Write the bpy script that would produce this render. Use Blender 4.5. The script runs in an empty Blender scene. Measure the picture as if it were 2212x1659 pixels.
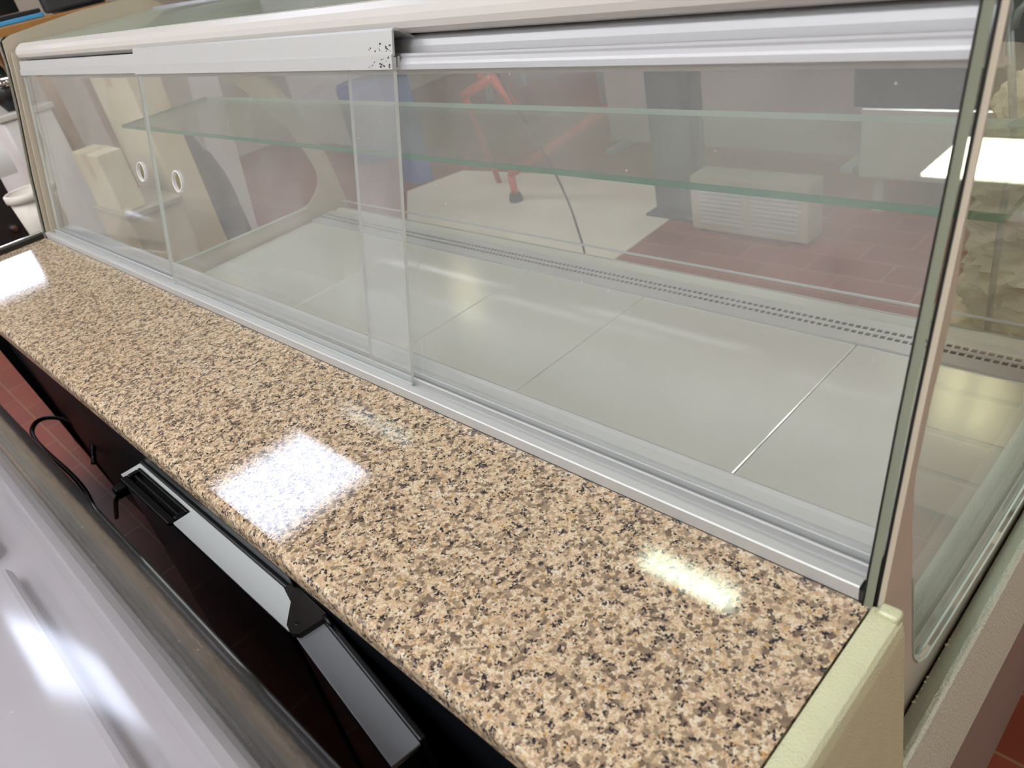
import bpy, bmesh, math, random
from mathutils import Vector, Matrix
random.seed(7)
scene = bpy.context.scene
COL = scene.collection

# ------------------------------------------------------------------ camera
W, H, F = 2212.0, 1659.0, 1670.0
CAM = Vector((0.15524, -0.39777, 0.48237))
# rows: world axes written in camera coordinates
RW = Matrix(((0.69978, -0.25963, 0.66551), (0.68754, 0.49763, -0.52882), (-0.19388, 0.82762, 0.52674)))
cd = bpy.data.cameras.new('camera')
cam = bpy.data.objects.new('camera', cd)
COL.objects.link(cam)
cam.matrix_world = Matrix.Translation(CAM) @ RW.to_4x4()
cd.sensor_width = 36.0
cd.lens = F * 36.0 / W
cd.clip_start = 0.01
cd.dof.use_dof = True
cd.dof.focus_distance = 0.95
cd.dof.aperture_fstop = 9.0
scene.camera = cam

# ------------------------------------------------------------------ world, exposure
w = bpy.data.worlds.new('world')
scene.world = w
w.use_nodes = True
w.node_tree.nodes['Background'].inputs[0].default_value = (0.9, 0.95, 1.0, 1)
w.node_tree.nodes['Background'].inputs[1].default_value = 0.6
scene.view_settings.view_transform = 'Standard'
scene.view_settings.look = 'None'
scene.view_settings.gamma = 1.0
scene.view_settings.use_curve_mapping = False
scene.view_settings.exposure = 0.78
scene.cycles.transparent_max_bounces = 24
scene.cycles.max_bounces = 6
scene.cycles.diffuse_bounces = 3
scene.cycles.glossy_bounces = 4
scene.cycles.adaptive_threshold = 0.05
scene.cycles.use_adaptive_sampling = True
scene.cycles.sample_clamp_indirect = 4.0


def hit(px, py, ax, val):
    """the point where the line of sight of a photo pixel meets a world plane"""
    r = RW @ Vector((px - W / 2, -(py - H / 2), -F))
    t = (val - CAM[ax]) / r[ax]
    return CAM + r * t


def hityz(px, py, x):
    p = hit(px, py, 0, x)
    return (p.y, p.z)


# ------------------------------------------------------------------ materials
def new_mat(name):
    m = bpy.data.materials.new(name)
    m.use_nodes = True
    nt = m.node_tree
    nt.nodes.clear()
    out = nt.nodes.new('ShaderNodeOutputMaterial')
    return m, nt, out


def rgb(h):
    h = h.lstrip('#')
    c = [int(h[i:i + 2], 16) / 255 for i in (0, 2, 4)]
    return tuple(x / 12.92 if x <= 0.04045 else ((x + 0.055) / 1.055) ** 2.4 for x in c) + (1.0,)


def pbr(name, col, rough=0.5, metal=0.0, noise=0.0, nscale=20.0, bump=0.0, bscale=200.0, spec=0.5, coat=0.0, stretch=None, emis=None, estr=0.0, rvar=0.0):
    m, nt, out = new_mat(name)
    b = nt.nodes.new('ShaderNodeBsdfPrincipled')
    nt.links.new(b.outputs[0], out.inputs[0])
    c = rgb(col) if isinstance(col, str) else col
    b.inputs['Base Color'].default_value = c
    b.inputs['Roughness'].default_value = rough
    b.inputs['Metallic'].default_value = metal
    b.inputs['Specular IOR Level'].default_value = spec
    b.inputs['Coat Weight'].default_value = coat
    b.inputs['Coat Roughness'].default_value = 0.05
    if emis:
        b.inputs['Emission Color'].default_value = rgb(emis)
        b.inputs['Emission Strength'].default_value = estr
    tc = nt.nodes.new('ShaderNodeTexCoord')
    vec = tc.outputs['Object']
    if stretch:
        mp = nt.nodes.new('ShaderNodeMapping')
        mp.inputs['Scale'].default_value = stretch
        nt.links.new(vec, mp.inputs[0])
        vec = mp.outputs[0]
    if noise > 0 or rvar > 0:
        n = nt.nodes.new('ShaderNodeTexNoise')
        n.inputs['Scale'].default_value = nscale
        n.inputs['Detail'].default_value = 5
        nt.links.new(vec, n.inputs['Vector'])
        if noise > 0:
            mx = nt.nodes.new('ShaderNodeMix')
            mx.data_type = 'RGBA'
            mx.inputs[6].default_value = tuple(x * (1 - noise) for x in c[:3]) + (1,)
            mx.inputs[7].default_value = tuple(min(1, x * (1 + noise)) for x in c[:3]) + (1,)
            nt.links.new(n.outputs[0], mx.inputs[0])
            nt.links.new(mx.outputs[2], b.inputs['Base Color'])
        if rvar > 0:
            mr = nt.nodes.new('ShaderNodeMapRange')
            mr.inputs[1].default_value = 0.3
            mr.inputs[2].default_value = 0.7
            mr.inputs[3].default_value = max(0.02, rough - rvar)
            mr.inputs[4].default_value = rough + rvar
            nt.links.new(n.outputs[0], mr.inputs[0])
            nt.links.new(mr.outputs[0], b.inputs['Roughness'])
    if bump > 0:
        n2 = nt.nodes.new('ShaderNodeTexNoise')
        n2.inputs['Scale'].default_value = bscale
        n2.inputs['Detail'].default_value = 3
        nt.links.new(vec, n2.inputs['Vector'])
        bp = nt.nodes.new('ShaderNodeBump')
        bp.inputs['Strength'].default_value = bump
        bp.inputs['Distance'].default_value = 0.003
        nt.links.new(n2.outputs[0], bp.inputs['Height'])
        nt.links.new(bp.outputs[0], b.inputs['Normal'])
    return m


def glass(name, tint=(0.96, 0.985, 0.97), haze=0.1, hazecol=(0.8, 0.82, 0.82), refl=1.0, rough=0.0, var=0.6, gloss_haze=0.0):
    """clear pane with a thin pale film, for dust and for milky reflections"""
    m, nt, out = new_mat(name)
    L = nt.links
    tr = nt.nodes.new('ShaderNodeBsdfTransparent')
    tr.inputs[0].default_value = tint + (1,)
    gl = nt.nodes.new('ShaderNodeBsdfGlossy')
    gl.inputs['Roughness'].default_value = rough
    fr = nt.nodes.new('ShaderNodeFresnel')
    geo = nt.nodes.new('ShaderNodeNewGeometry')
    ior = nt.nodes.new('ShaderNodeMapRange')   # same reflectance from both sides of a face
    ior.inputs[3].default_value = 1.45
    ior.inputs[4].default_value = 1 / 1.45
    L.new(geo.outputs['Backfacing'], ior.inputs[0])
    L.new(ior.outputs[0], fr.inputs[0])
    mul = nt.nodes.new('ShaderNodeMath')
    mul.operation = 'MULTIPLY'
    mul.inputs[1].default_value = refl
    L.new(fr.outputs[0], mul.inputs[0])
    m1 = nt.nodes.new('ShaderNodeMixShader')
    L.new(mul.outputs[0], m1.inputs[0])
    L.new(tr.outputs[0], m1.inputs[1])
    L.new(gl.outputs[0], m1.inputs[2])
    last = m1
    if haze > 0:
        df = nt.nodes.new('ShaderNodeBsdfDiffuse')
        df.inputs[0].default_value = hazecol + (1,)
        tl = nt.nodes.new('ShaderNodeBsdfTranslucent')
        tl.inputs[0].default_value = hazecol + (1,)
        mh = nt.nodes.new('ShaderNodeMixShader')
        mh.inputs[0].default_value = 0.4
        L.new(df.outputs[0], mh.inputs[1])
        L.new(tl.outputs[0], mh.inputs[2])
        hz = mh
        if gloss_haze > 0:
            gh = nt.nodes.new('ShaderNodeBsdfGlossy')
            gh.inputs['Roughness'].default_value = 0.35
            mg = nt.nodes.new('ShaderNodeMixShader')
            mg.inputs[0].default_value = gloss_haze
            L.new(mh.outputs[0], mg.inputs[1])
            L.new(gh.outputs[0], mg.inputs[2])
            hz = mg
        tc = nt.nodes.new('ShaderNodeTexCoord')
        n = nt.nodes.new('ShaderNodeTexNoise')
        n.inputs['Scale'].default_value = 5.0
        n.inputs['Detail'].default_value = 6
        n.inputs['Roughness'].default_value = 0.6
        L.new(tc.outputs['Object'], n.inputs['Vector'])
        mr = nt.nodes.new('ShaderNodeMapRange')
        mr.inputs[1].default_value = 0.3
        mr.inputs[2].default_value = 0.7
        mr.inputs[3].default_value = haze * (1 - var)
        mr.inputs[4].default_value = haze * (1 + var)
        L.new(n.outputs[0], mr.inputs[0])
        # fine specks of dust
        v = nt.nodes.new('ShaderNodeTexVoronoi')
        v.inputs['Scale'].default_value = 38.0
        L.new(tc.outputs['Object'], v.inputs['Vector'])
        lt = nt.nodes.new('ShaderNodeMath')
        lt.operation = 'LESS_THAN'
        lt.inputs[1].default_value = 0.035
        L.new(v.outputs['Distance'], lt.inputs[0])
        sp = nt.nodes.new('ShaderNodeMath')
        sp.operation = 'MULTIPLY_ADD'
        sp.inputs[1].default_value = 0.5
        L.new(lt.outputs[0], sp.inputs[0])
        L.new(mr.outputs[0], sp.inputs[2])
        m2 = nt.nodes.new('ShaderNodeMixShader')
        L.new(sp.outputs[0], m2.inputs[0])
        L.new(m1.outputs[0], m2.inputs[1])
        L.new(hz.outputs[0], m2.inputs[2])
        last = m2
    L.new(last.outputs[0], out.inputs[0])
    return m


def granite_mat():
    m, nt, out = new_mat('granite')
    L = nt.links
    N = nt.nodes.new
    b = N('ShaderNodeBsdfPrincipled')
    L.new(b.outputs[0], out.inputs[0])
    b.inputs['Roughness'].default_value = 0.035
    b.inputs['Specular IOR Level'].default_value = 0.7
    tc = N('ShaderNodeTexCoord')
    nz = N('ShaderNodeTexNoise')
    nz.inputs['Scale'].default_value = 420
    nz.inputs['Detail'].default_value = 3
    L.new(tc.outputs['Object'], nz.inputs['Vector'])
    sub = N('ShaderNodeVectorMath'); sub.operation = 'SUBTRACT'
    sub.inputs[1].default_value = (0.5, 0.5, 0.5)
    L.new(nz.outputs['Color'], sub.inputs[0])
    sc = N('ShaderNodeVectorMath'); sc.operation = 'SCALE'
    sc.inputs['Scale'].default_value = 0.0045
    L.new(sub.outputs[0], sc.inputs[0])
    ad = N('ShaderNodeVectorMath'); ad.operation = 'ADD'
    L.new(tc.outputs['Object'], ad.inputs[0])
    L.new(sc.outputs[0], ad.inputs[1])

    def vor(scale):
        v = N('ShaderNodeTexVoronoi')
        v.inputs['Scale'].default_value = scale
        L.new(ad.outputs[0], v.inputs['Vector'])
        s = N('ShaderNodeSeparateColor')
        L.new(v.outputs['Color'], s.inputs[0])
        return v, s
    v1, s1 = vor(330)
    cr = N('ShaderNodeValToRGB')
    cr.color_ramp.interpolation = 'CONSTANT'
    stops = [(0, '#cdb697'), (0.2, '#c0a588'), (0.36, '#d5c1a4'), (0.52, '#c8ad94'), (0.66, '#b5a084'), (0.76, '#d8ccb6'), (0.88, '#bb9868'), (0.92, '#94846f')]
    el = cr.color_ramp.elements
    el[0].position = 0; el[0].color = rgb(stops[0][1])
    el[1].position = stops[1][0]; el[1].color = rgb(stops[1][1])
    for p, c in stops[2:]:
        e = el.new(p); e.color = rgb(c)
    L.new(s1.outputs[0], cr.inputs[0])
    # mottling inside the grains
    n2 = N('ShaderNodeTexNoise'); n2.inputs['Scale'].default_value = 600; n2.inputs['Detail'].default_value = 5
    L.new(tc.outputs['Object'], n2.inputs['Vector'])
    mot = N('ShaderNodeMix'); mot.data_type = 'RGBA'; mot.blend_type = 'MULTIPLY'; mot.inputs[0].default_value = 1.0
    mr = N('ShaderNodeValToRGB')
    mr.color_ramp.elements[0].position = 0.33; mr.color_ramp.elements[0].color = (0.62, 0.56, 0.5, 1)
    mr.color_ramp.elements[1].position = 0.56; mr.color_ramp.elements[1].color = (1, 1, 1, 1)
    L.new(n2.outputs[0], mr.inputs[0])
    L.new(cr.outputs[0], mot.inputs[6]); L.new(mr.outputs[0], mot.inputs[7])
    # smoky quartz grains
    v2, s2 = vor(235)
    n3 = N('ShaderNodeTexNoise'); n3.inputs['Scale'].default_value = 70; n3.inputs['Detail'].default_value = 2
    L.new(tc.outputs['Object'], n3.inputs['Vector'])
    a = N('ShaderNodeMath'); a.operation = 'MULTIPLY_ADD'; a.inputs[1].default_value = 1.1
    L.new(n3.outputs[0], a.inputs[0]); L.new(s2.outputs[1], a.inputs[2])
    g = N('ShaderNodeMath'); g.operation = 'GREATER_THAN'; g.inputs[1].default_value = 1.285
    L.new(a.outputs[0], g.inputs[0])
    qm = N('ShaderNodeMix'); qm.data_type = 'RGBA'
    qc = N('ShaderNodeValToRGB'); qc.color_ramp.elements[0].color = rgb('#6a5a4c'); qc.color_ramp.elements[1].color = rgb('#9a8670')
    L.new(s2.outputs[2], qc.inputs[0])
    L.new(g.outputs[0], qm.inputs[0]); L.new(mot.outputs[2], qm.inputs[6]); L.new(qc.outputs[0], qm.inputs[7])
    # black mica
    v3, s3 = vor(520)
    n4 = N('ShaderNodeTexNoise'); n4.inputs['Scale'].default_value = 105; n4.inputs['Detail'].default_value = 3
    L.new(tc.outputs['Object'], n4.inputs['Vector'])
    a2 = N('ShaderNodeMath'); a2.operation = 'MULTIPLY_ADD'; a2.inputs[1].default_value = 2.2
    L.new(n4.outputs[0], a2.inputs[0]); L.new(s3.outputs[0], a2.inputs[2])
    g2 = N('ShaderNodeMath'); g2.operation = 'GREATER_THAN'; g2.inputs[1].default_value = 2.02
    L.new(a2.outputs[0], g2.inputs[0])
    bm_ = N('ShaderNodeMix'); bm_.data_type = 'RGBA'
    bm_.inputs[7].default_value = rgb('#2b2a30')
    L.new(g2.outputs[0], bm_.inputs[0]); L.new(qm.outputs[2], bm_.inputs[6])
    L.new(bm_.outputs[2], b.inputs['Base Color'])
    bp = N('ShaderNodeBump'); bp.inputs['Strength'].default_value = 0.02; bp.inputs['Distance'].default_value = 0.001
    L.new(n2.outputs[0], bp.inputs['Height']); L.new(bp.outputs[0], b.inputs['Normal'])
    return m


def tile_mat():
    m, nt, out = new_mat('terracotta_tiles')
    L = nt.links; N = nt.nodes.new
    b = N('ShaderNodeBsdfPrincipled'); L.new(b.outputs[0], out.inputs[0])
    tc = N('ShaderNodeTexCoord')
    br = N('ShaderNodeTexBrick')
    br.inputs['Color1'].default_value = rgb('#93452c'); br.inputs['Color2'].default_value = rgb('#843c28')
    br.inputs['Mortar'].default_value = rgb('#98704f')
    br.inputs['Scale'].default_value = 1.0
    br.inputs['Mortar Size'].default_value = 0.003
    br.inputs['Brick Width'].default_value = 0.28
    br.inputs['Row Height'].default_value = 0.14
    br.inputs['Bias'].default_value = 0.0
    L.new(tc.outputs['Object'], br.inputs['Vector'])
    n = N('ShaderNodeTexNoise'); n.inputs['Scale'].default_value = 6; n.inputs['Detail'].default_value = 6
    L.new(tc.outputs['Object'], n.inputs['Vector'])
    mx = N('ShaderNodeMix'); mx.data_type = 'RGBA'; mx.blend_type = 'MULTIPLY'; mx.inputs[0].default_value = 1
    cr = N('ShaderNodeValToRGB'); cr.color_ramp.elements[0].color = (0.7, 0.68, 0.68, 1); cr.color_ramp.elements[1].color = (1.1, 1.05, 1.0, 1)
    L.new(n.outputs[0], cr.inputs[0]); L.new(br.outputs[0], mx.inputs[6]); L.new(cr.outputs[0], mx.inputs[7])
    L.new(mx.outputs[2], b.inputs['Base Color'])
    b.inputs['Roughness'].default_value = 0.45
    return m


def emit(name, col, s):
    m, nt, out = new_mat(name)
    e = nt.nodes.new('ShaderNodeEmission')
    e.inputs[0].default_value = rgb(col); e.inputs[1].default_value = s
    nt.links.new(e.outputs[0], out.inputs[0])
    return m


M = {}
M['granite'] = granite_mat()
M['tiles'] = tile_mat()
M['alu'] = pbr('anodised_aluminium', '#bcbcbc', 0.46, 0.3, noise=0.02, nscale=60, stretch=(0.2, 20, 20), rvar=0.03)
M['alu_dull'] = pbr('dull_aluminium', '#b6b6ba', 0.45, 0.25, noise=0.02, nscale=60, stretch=(0.2, 20, 20))
M['cream_plastic'] = pbr('pale_grey_plastic', '#c6c1bd', 0.36, 0.0, noise=0.03, nscale=6)
M['pink_plastic'] = pbr('taupe_plastic', '#b3a092', 0.4, 0.0, noise=0.05, nscale=9)
M['end_frame'] = pbr('warm_grey_moulding', '#b5aa98', 0.38, 0.0, noise=0.05, nscale=9)
M['steel'] = pbr('brushed_steel', '#e8eae4', 0.14, 0.45, noise=0.02, nscale=40, stretch=(1, 30, 1), rvar=0.03, bump=0.02, bscale=120)
M['steel_dark'] = pbr('dark_steel', '#111419', 0.4, 0.0, noise=0.1, nscale=6)
M['white_paint'] = pbr('white_enamel', '#dcdedc', 0.35)
M['grey_panel'] = pbr('grey_panel', '#8d8f92', 0.4, 0.2)
M['black'] = pbr('black_plastic', '#0c0d0f', 0.35)
M['black_gloss'] = pbr('black_gloss', '#0a090b', 0.12)
M['bronze'] = pbr('dark_bronze', '#2e2926', 0.45, 0.5, noise=0.15, nscale=40)
M['leather'] = pbr('leather_grain_vinyl', '#c6c9b6', 0.36, 0.0, bump=1.0, bscale=330)
M['brown_grey'] = pbr('brown_grey_panel', '#7d7067', 0.45)
M['hammer'] = pbr('hammered_cream_paint', '#c6c7a4', 0.24, 0.0, noise=0.06, nscale=60, bump=0.5, bscale=520, coat=0.3)
M['edge_green'] = pbr('glass_edge_green', '#11704f', 0.15, 0.0, emis=None, noise=0.2, nscale=40)
M['edge_pale'] = pbr('acrylic_edge', '#d5dad6', 0.2)
M['edge_dark'] = pbr('glass_edge_dark', '#7b7f6f', 0.2)
M['edge_line'] = pbr('glass_edge_pale', '#c2cdc4', 0.15)
M['lip'] = pbr('pale_green_lip', '#bcc6ba', 0.35)
M['door_acrylic'] = glass('dust_glare_acrylic', (0.98, 0.985, 0.985), 0.115, (0.8, 0.8, 0.82), 1.0, 0.02, 0.5)  # pale haze: dust, plus the milky room reflections painted into the pane
M['clear'] = glass('clear_glass', (0.97, 0.99, 0.975), 0.012, (0.8, 0.85, 0.82), 1.0, 0.0, 0.8)
M['green_clear'] = glass('greenish_top_glass', (0.88, 0.97, 0.91), 0.16, (0.78, 0.9, 0.82), 1.0, 0.0, 0.5)
M['shelf'] = glass('shelf_glass', (0.93, 0.98, 0.955), 0.05, (0.72, 0.8, 0.76), 1.1, 0.0, 0.5)
M['lid'] = glass('scratched_lid', (0.9, 0.9, 0.92), 0.05, (0.8, 0.78, 0.78), 1.2, 0.09, 0.4, gloss_haze=0.2)
M['wood'] = pbr('brown_wood', '#a5763f', 0.4, 0.0, noise=0.2, nscale=8, stretch=(1, 8, 1))
M['board'] = pbr('pale_board', '#cbb597', 0.5, 0.0, noise=0.08, nscale=8)
M['wall'] = pbr('wall_paint', '#cfc8ba', 0.8, 0.0, noise=0.03, nscale=2)
M['ceil'] = pbr('ceiling_paint', '#e6e6e2', 0.85)
M['card'] = pbr('worn_cardboard', '#ddd6c2', 0.7, 0.0, noise=0.12, nscale=3)
M['cream'] = pbr('cream_carton', '#d9cba9', 0.6, 0.0, noise=0.05, nscale=3)
M['orange'] = pbr('orange_paint', '#c9502b', 0.4)
M['blue'] = pbr('blue_plastic', '#274a9c', 0.4)
M['cyan'] = pbr('light_blue', '#4aa0d8', 0.4)
M['charcoal'] = pbr('charcoal_laminate', '#34363b', 0.4)
M['dark_cloth'] = pbr('dark_grey_cloth', '#3c3c40', 0.8, noise=0.2, nscale=10)
M['grey_pipe'] = pbr('grey_tube', '#8f948f', 0.35, 0.3)
M['paper'] = pbr('crumpled_paper', '#c2b49a', 0.65, 0.0, noise=0.3, nscale=5, bump=0.9, bscale=22)
M['white'] = pbr('white_plastic', '#e6e4e6', 0.35)
M['ware'] = pbr('white_tub_plastic', '#d8cfc6', 0.3)
M['chrome'] = pbr('polished_metal', '#c8c6c2', 0.12, 1.0)
M['tray_white'] = pbr('white_tray', '#c9c4c4', 0.4)
M['yellow'] = pbr('yellow_plastic', '#c9b020', 0.4)
M['lamp_warm'] = emit('warm_lamp', '#fff6e0', 14.0)
M['lamp_bright'] = emit('bright_lamp', '#fffaea', 30.0)
M['lamp_soft'] = emit('soft_warm_lamp', '#fff0c0', 7.0)
M['fill_cool'] = emit('cool_fill_lamp', '#f3f7f8', 8.6)
M['lamp_day'] = emit('daylight_pane', '#dfe9ff', 5.5)


# ------------------------------------------------------------------ mesh helpers
def thing(name, label, cat, loc=(0, 0, 0), group=None):
    o = bpy.data.objects.new(name, None)
    COL.objects.link(o)
    o.location = loc
    o.empty_display_size = 0.05
    o['label'] = label
    o['category'] = cat
    if group:
        o['group'] = group
    return o


def origin_of(o):
    v = Vector((0, 0, 0))
    while o is not None:
        v += o.location
        o = o.parent
    return v


def obj(name, bm, mats, parent=None, label=None, cat=None, group=None, kind=None, smooth=False, base=None):
    """one mesh object; bm is in world coordinates"""
    if not isinstance(mats, (list, tuple)):
        mats = [mats]
    if base is None:
        off = Vector((0, 0, 0)) if parent is None else origin_of(parent)
    else:
        off = Vector(base)
    bmesh.ops.recalc_face_normals(bm, faces=bm.faces)
    bmesh.ops.translate(bm, verts=bm.verts, vec=-off)
    me = bpy.data.meshes.new(name)
    bm.to_mesh(me)
    bm.free()
    for m in mats:
        me.materials.append(m)
    if smooth:
        for p in me.polygons:
            p.use_smooth = True
    o = bpy.data.objects.new(name, me)
    COL.objects.link(o)
    if parent is not None:
        o.parent = parent
    else:
        o.location = off
    if label: o['label'] = label
    if cat: o['category'] = cat
    if group: o['group'] = group
    if kind: o['kind'] = kind
    return o


def bmn():
    return bmesh.new()


def add_box(bm, lo, hi, bev=0.0, seg=2, rot=None, pivot=None):
    lo, hi = Vector(lo), Vector(hi)
    b = bmesh.new()
    bmesh.ops.create_cube(b, size=1.0)
    c = (lo + hi) / 2
    s = hi - lo
    for v in b.verts:
        v.co = Vector((v.co.x * s.x, v.co.y * s.y, v.co.z * s.z)) + c
    if bev > 0:
        bmesh.ops.bevel(b, geom=b.edges[:], offset=bev, segments=seg, profile=0.5, affect='EDGES')
    if rot is not None:
        bmesh.ops.rotate(b, verts=b.verts, cent=pivot if pivot is not None else c, matrix=rot)
    join(bm, b)
    return bm


def join(bm, b):
    me = bpy.data.meshes.new('tmp')
    b.to_mesh(me)
    b.free()
    bm.from_mesh(me)
    bpy.data.meshes.remove(me)


def add_prism(bm, pts, x0, x1, bev=0.0, axis='x'):
    """pts: closed outline in (y, z), swept along x"""
    b = bmesh.new()
    if axis == 'x':
        f = lambda p, x: (x, p[0], p[1])
    elif axis == 'z':
        f = lambda p, x: (p[0], p[1], x)
    else:
        f = lambda p, x: (p[0], x, p[1])
    v0 = [b.verts.new(f(p, x0)) for p in pts]
    v1 = [b.verts.new(f(p, x1)) for p in pts]
    n = len(pts)
    b.faces.new(v0)
    b.faces.new(list(reversed(v1)))
    for i in range(n):
        b.faces.new((v0[i], v1[i], v1[(i + 1) % n], v0[(i + 1) % n]))
    bmesh.ops.recalc_face_normals(b, faces=b.faces)
    if bev > 0:
        bmesh.ops.bevel(b, geom=b.edges[:], offset=bev, segments=2, profile=0.5, affect='EDGES')
    join(bm, b)
    return bm


def add_ring_plate(bm, outer, inner, x0, x1):
    """flat plate in the yz plane with a hole; outer and inner resampled and bridged"""
    n = 96
    cy = sum(p[0] for p in inner) / len(inner)
    cz = sum(p[1] for p in inner) / len(inner)

    def sample(poly):
        res = []
        for k in range(n):
            a = 2 * math.pi * k / n
            dx, dz = math.cos(a), math.sin(a)
            best = None
            for i in range(len(poly)):
                (ay, az), (by, bz) = poly[i], poly[(i + 1) % len(poly)]
                ey, ez = by - ay, bz - az
                den = dx * ez - dz * ey
                if abs(den) < 1e-12: continue
                t = ((ay - cy) * ez - (az - cz) * ey) / den
                u = ((ay - cy) * dz - (az - cz) * dx) / den
                if t > 0 and -1e-6 <= u <= 1 + 1e-6 and (best is None or t > best):
                    best = t
            res.append((cy + dx * best, cz + dz * best))
        return res
    O, I = sample(outer), sample(inner)
    vo0 = [bm.verts.new((x0,) + p) for p in O]
    vo1 = [bm.verts.new((x1,) + p) for p in O]
    vi0 = [bm.verts.new((x0,) + p) for p in I]
    vi1 = [bm.verts.new((x1,) + p) for p in I]
    for i in range(n):
        j = (i + 1) % n
        bm.faces.new((vo0[i], vo0[j], vi0[j], vi0[i]))
        bm.faces.new((vo1[i], vi1[i], vi1[j], vo1[j]))
        bm.faces.new((vo0[i], vo1[i], vo1[j], vo0[j]))
        f = bm.faces.new((vi0[i], vi0[j], vi1[j], vi1[i]))
    return bm


def chaikin(pts, it=2, closed=True):
    for _ in range(it):
        res = []
        n = len(pts)
        rng = range(n) if closed else range(n - 1)
        if not closed: res.append(pts[0])
        for i in rng:
            a, b = pts[i], pts[(i + 1) % n]
            res.append(tuple(0.75 * a[k] + 0.25 * b[k] for k in range(len(a))))
            res.append(tuple(0.25 * a[k] + 0.75 * b[k] for k in range(len(a))))
        if not closed: res.append(pts[-1])
        pts = res
    return pts


def add_tube(bm, pts, r, seg=10, closed_ends=True):
    pts = [Vector(p) for p in pts]
    rings = []
    up = Vector((0, 0, 1))
    prev = None
    for i, p in enumerate(pts):
        d = (pts[min(i + 1, len(pts) - 1)] - pts[max(i - 1, 0)]).normalized()
        a = d.cross(up if prev is None else prev)
        if a.length < 1e-4: a = d.cross(Vector((1, 0, 0)))
        a.normalize()
        b = a.cross(d).normalized()
        prev = b
        rings.append([bm.verts.new(p + (a * math.cos(t) + b * math.sin(t)) * r) for t in [2 * math.pi * k / seg for k in range(seg)]])
    for i in range(len(rings) - 1):
        for k in range(seg):
            bm.faces.new((rings[i][k], rings[i][(k + 1) % seg], rings[i + 1][(k + 1) % seg], rings[i + 1][k]))
    if closed_ends:
        bm.faces.new(list(reversed(rings[0])))
        bm.faces.new(rings[-1])
    return bm


def add_lathe(bm, prof, c, seg=32, axis=(0, 0, 1)):
    """prof: (radius, height) list"""
    rings = []
    q = Vector((0, 0, 1)).rotation_difference(Vector(axis))
    for r, h in prof:
        if r < 1e-6:
            rings.append([bm.verts.new(Vector(c) + q @ Vector((0, 0, h)))])
        else:
            rings.append([bm.verts.new(Vector(c) + q @ Vector((r * math.cos(2 * math.pi * k / seg), r * math.sin(2 * math.pi * k / seg), h))) for k in range(seg)])
    for a, b in zip(rings[:-1], rings[1:]):
        for k in range(seg):
            j = (k + 1) % seg
            if len(a) == 1 and len(b) == 1: continue
            if len(a) == 1: bm.faces.new((a[0], b[k], b[j]))
            elif len(b) == 1: bm.faces.new((a[k], a[j], b[0]))
            else: bm.faces.new((a[k], a[j], b[j], b[k]))
    return bm


def box_obj(name, lo, hi, mat, parent=None, bev=0.002, **kw):
    rot = kw.pop('rot', None)
    return obj(name, add_box(bmn(), lo, hi, bev, rot=rot), mat, parent, **kw)


# ------------------------------------------------------------------ room shell
FZ = -0.9
CZ = 2.056
X0, X1, Y0, Y1 = -6.2, 3.2, -4.0, 6.6
box_obj('floor', (X0, Y0, FZ - 0.1), (X1, Y1, FZ), M['tiles'], bev=0, kind='structure')
box_obj('ceiling', (X0, Y0, CZ), (X1, Y1, CZ + 0.1), M['ceil'], bev=0, kind='structure')
box_obj('wall_right', (X1, Y0, FZ), (X1 + 0.1, Y1, CZ), M['wall'], bev=0, kind='structure')
box_obj('wall_front', (X0, Y1, FZ), (X1, Y1 + 0.1, CZ), M['wall'], bev=0, kind='structure')
box_obj('wall_back', (X0, Y0 - 0.1, FZ), (X1, Y0, CZ), M['wall'], bev=0, kind='structure')
# left wall with a high window
WY0, WY1, WZ0, WZ1 = -0.5, 0.66, 0.90, 1.19
bm = bmn()
add_box(bm, (X0 - 0.1, Y0, FZ), (X0, WY0, CZ))
add_box(bm, (X0 - 0.1, WY1, FZ), (X0, Y1, CZ))
add_box(bm, (X0 - 0.1, WY0, FZ), (X0, WY1, WZ0))
add_box(bm, (X0 - 0.1, WY0, WZ1), (X0, WY1, CZ))
obj('wall_left', bm, M['wall'], kind='structure')
wn = box_obj('window_1', (X0 - 0.06, WY0, WZ0), (X0 - 0.05, WY1, WZ1), M['lamp_day'], bev=0, kind='structure')
bm = bmn()
for y in (WY0 + 0.012, 0.02, WY1 - 0.012):
    add_box(bm, (X0 - 0.05, y - 0.012, WZ0), (X0 - 0.02, y + 0.012, WZ1))
obj('window_frame', bm, M['cream_plastic'], wn)


# ------------------------------------------------------------------ ceiling lamps
def ceiling_lamp(lo, hi, mat, label, group=None):
    cx, cy = (lo[0] + hi[0]) / 2, (lo[1] + hi[1]) / 2
    t = thing('ceiling_lamp', label, 'lamp', (cx, cy, CZ - 0.05), group)
    bm = bmn()
    add_box(bm, (lo[0] - 0.03, lo[1] - 0.03, CZ - 0.05), (hi[0] + 0.03, hi[1] + 0.03, CZ), 0.004)
    obj('housing', bm, M['white'], t)
    bm = bmn()
    add_box(bm, (lo[0], lo[1], CZ - 0.056), (hi[0], hi[1], CZ - 0.0505))
    obj('diffuser', bm, mat, t)
    return t


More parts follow.
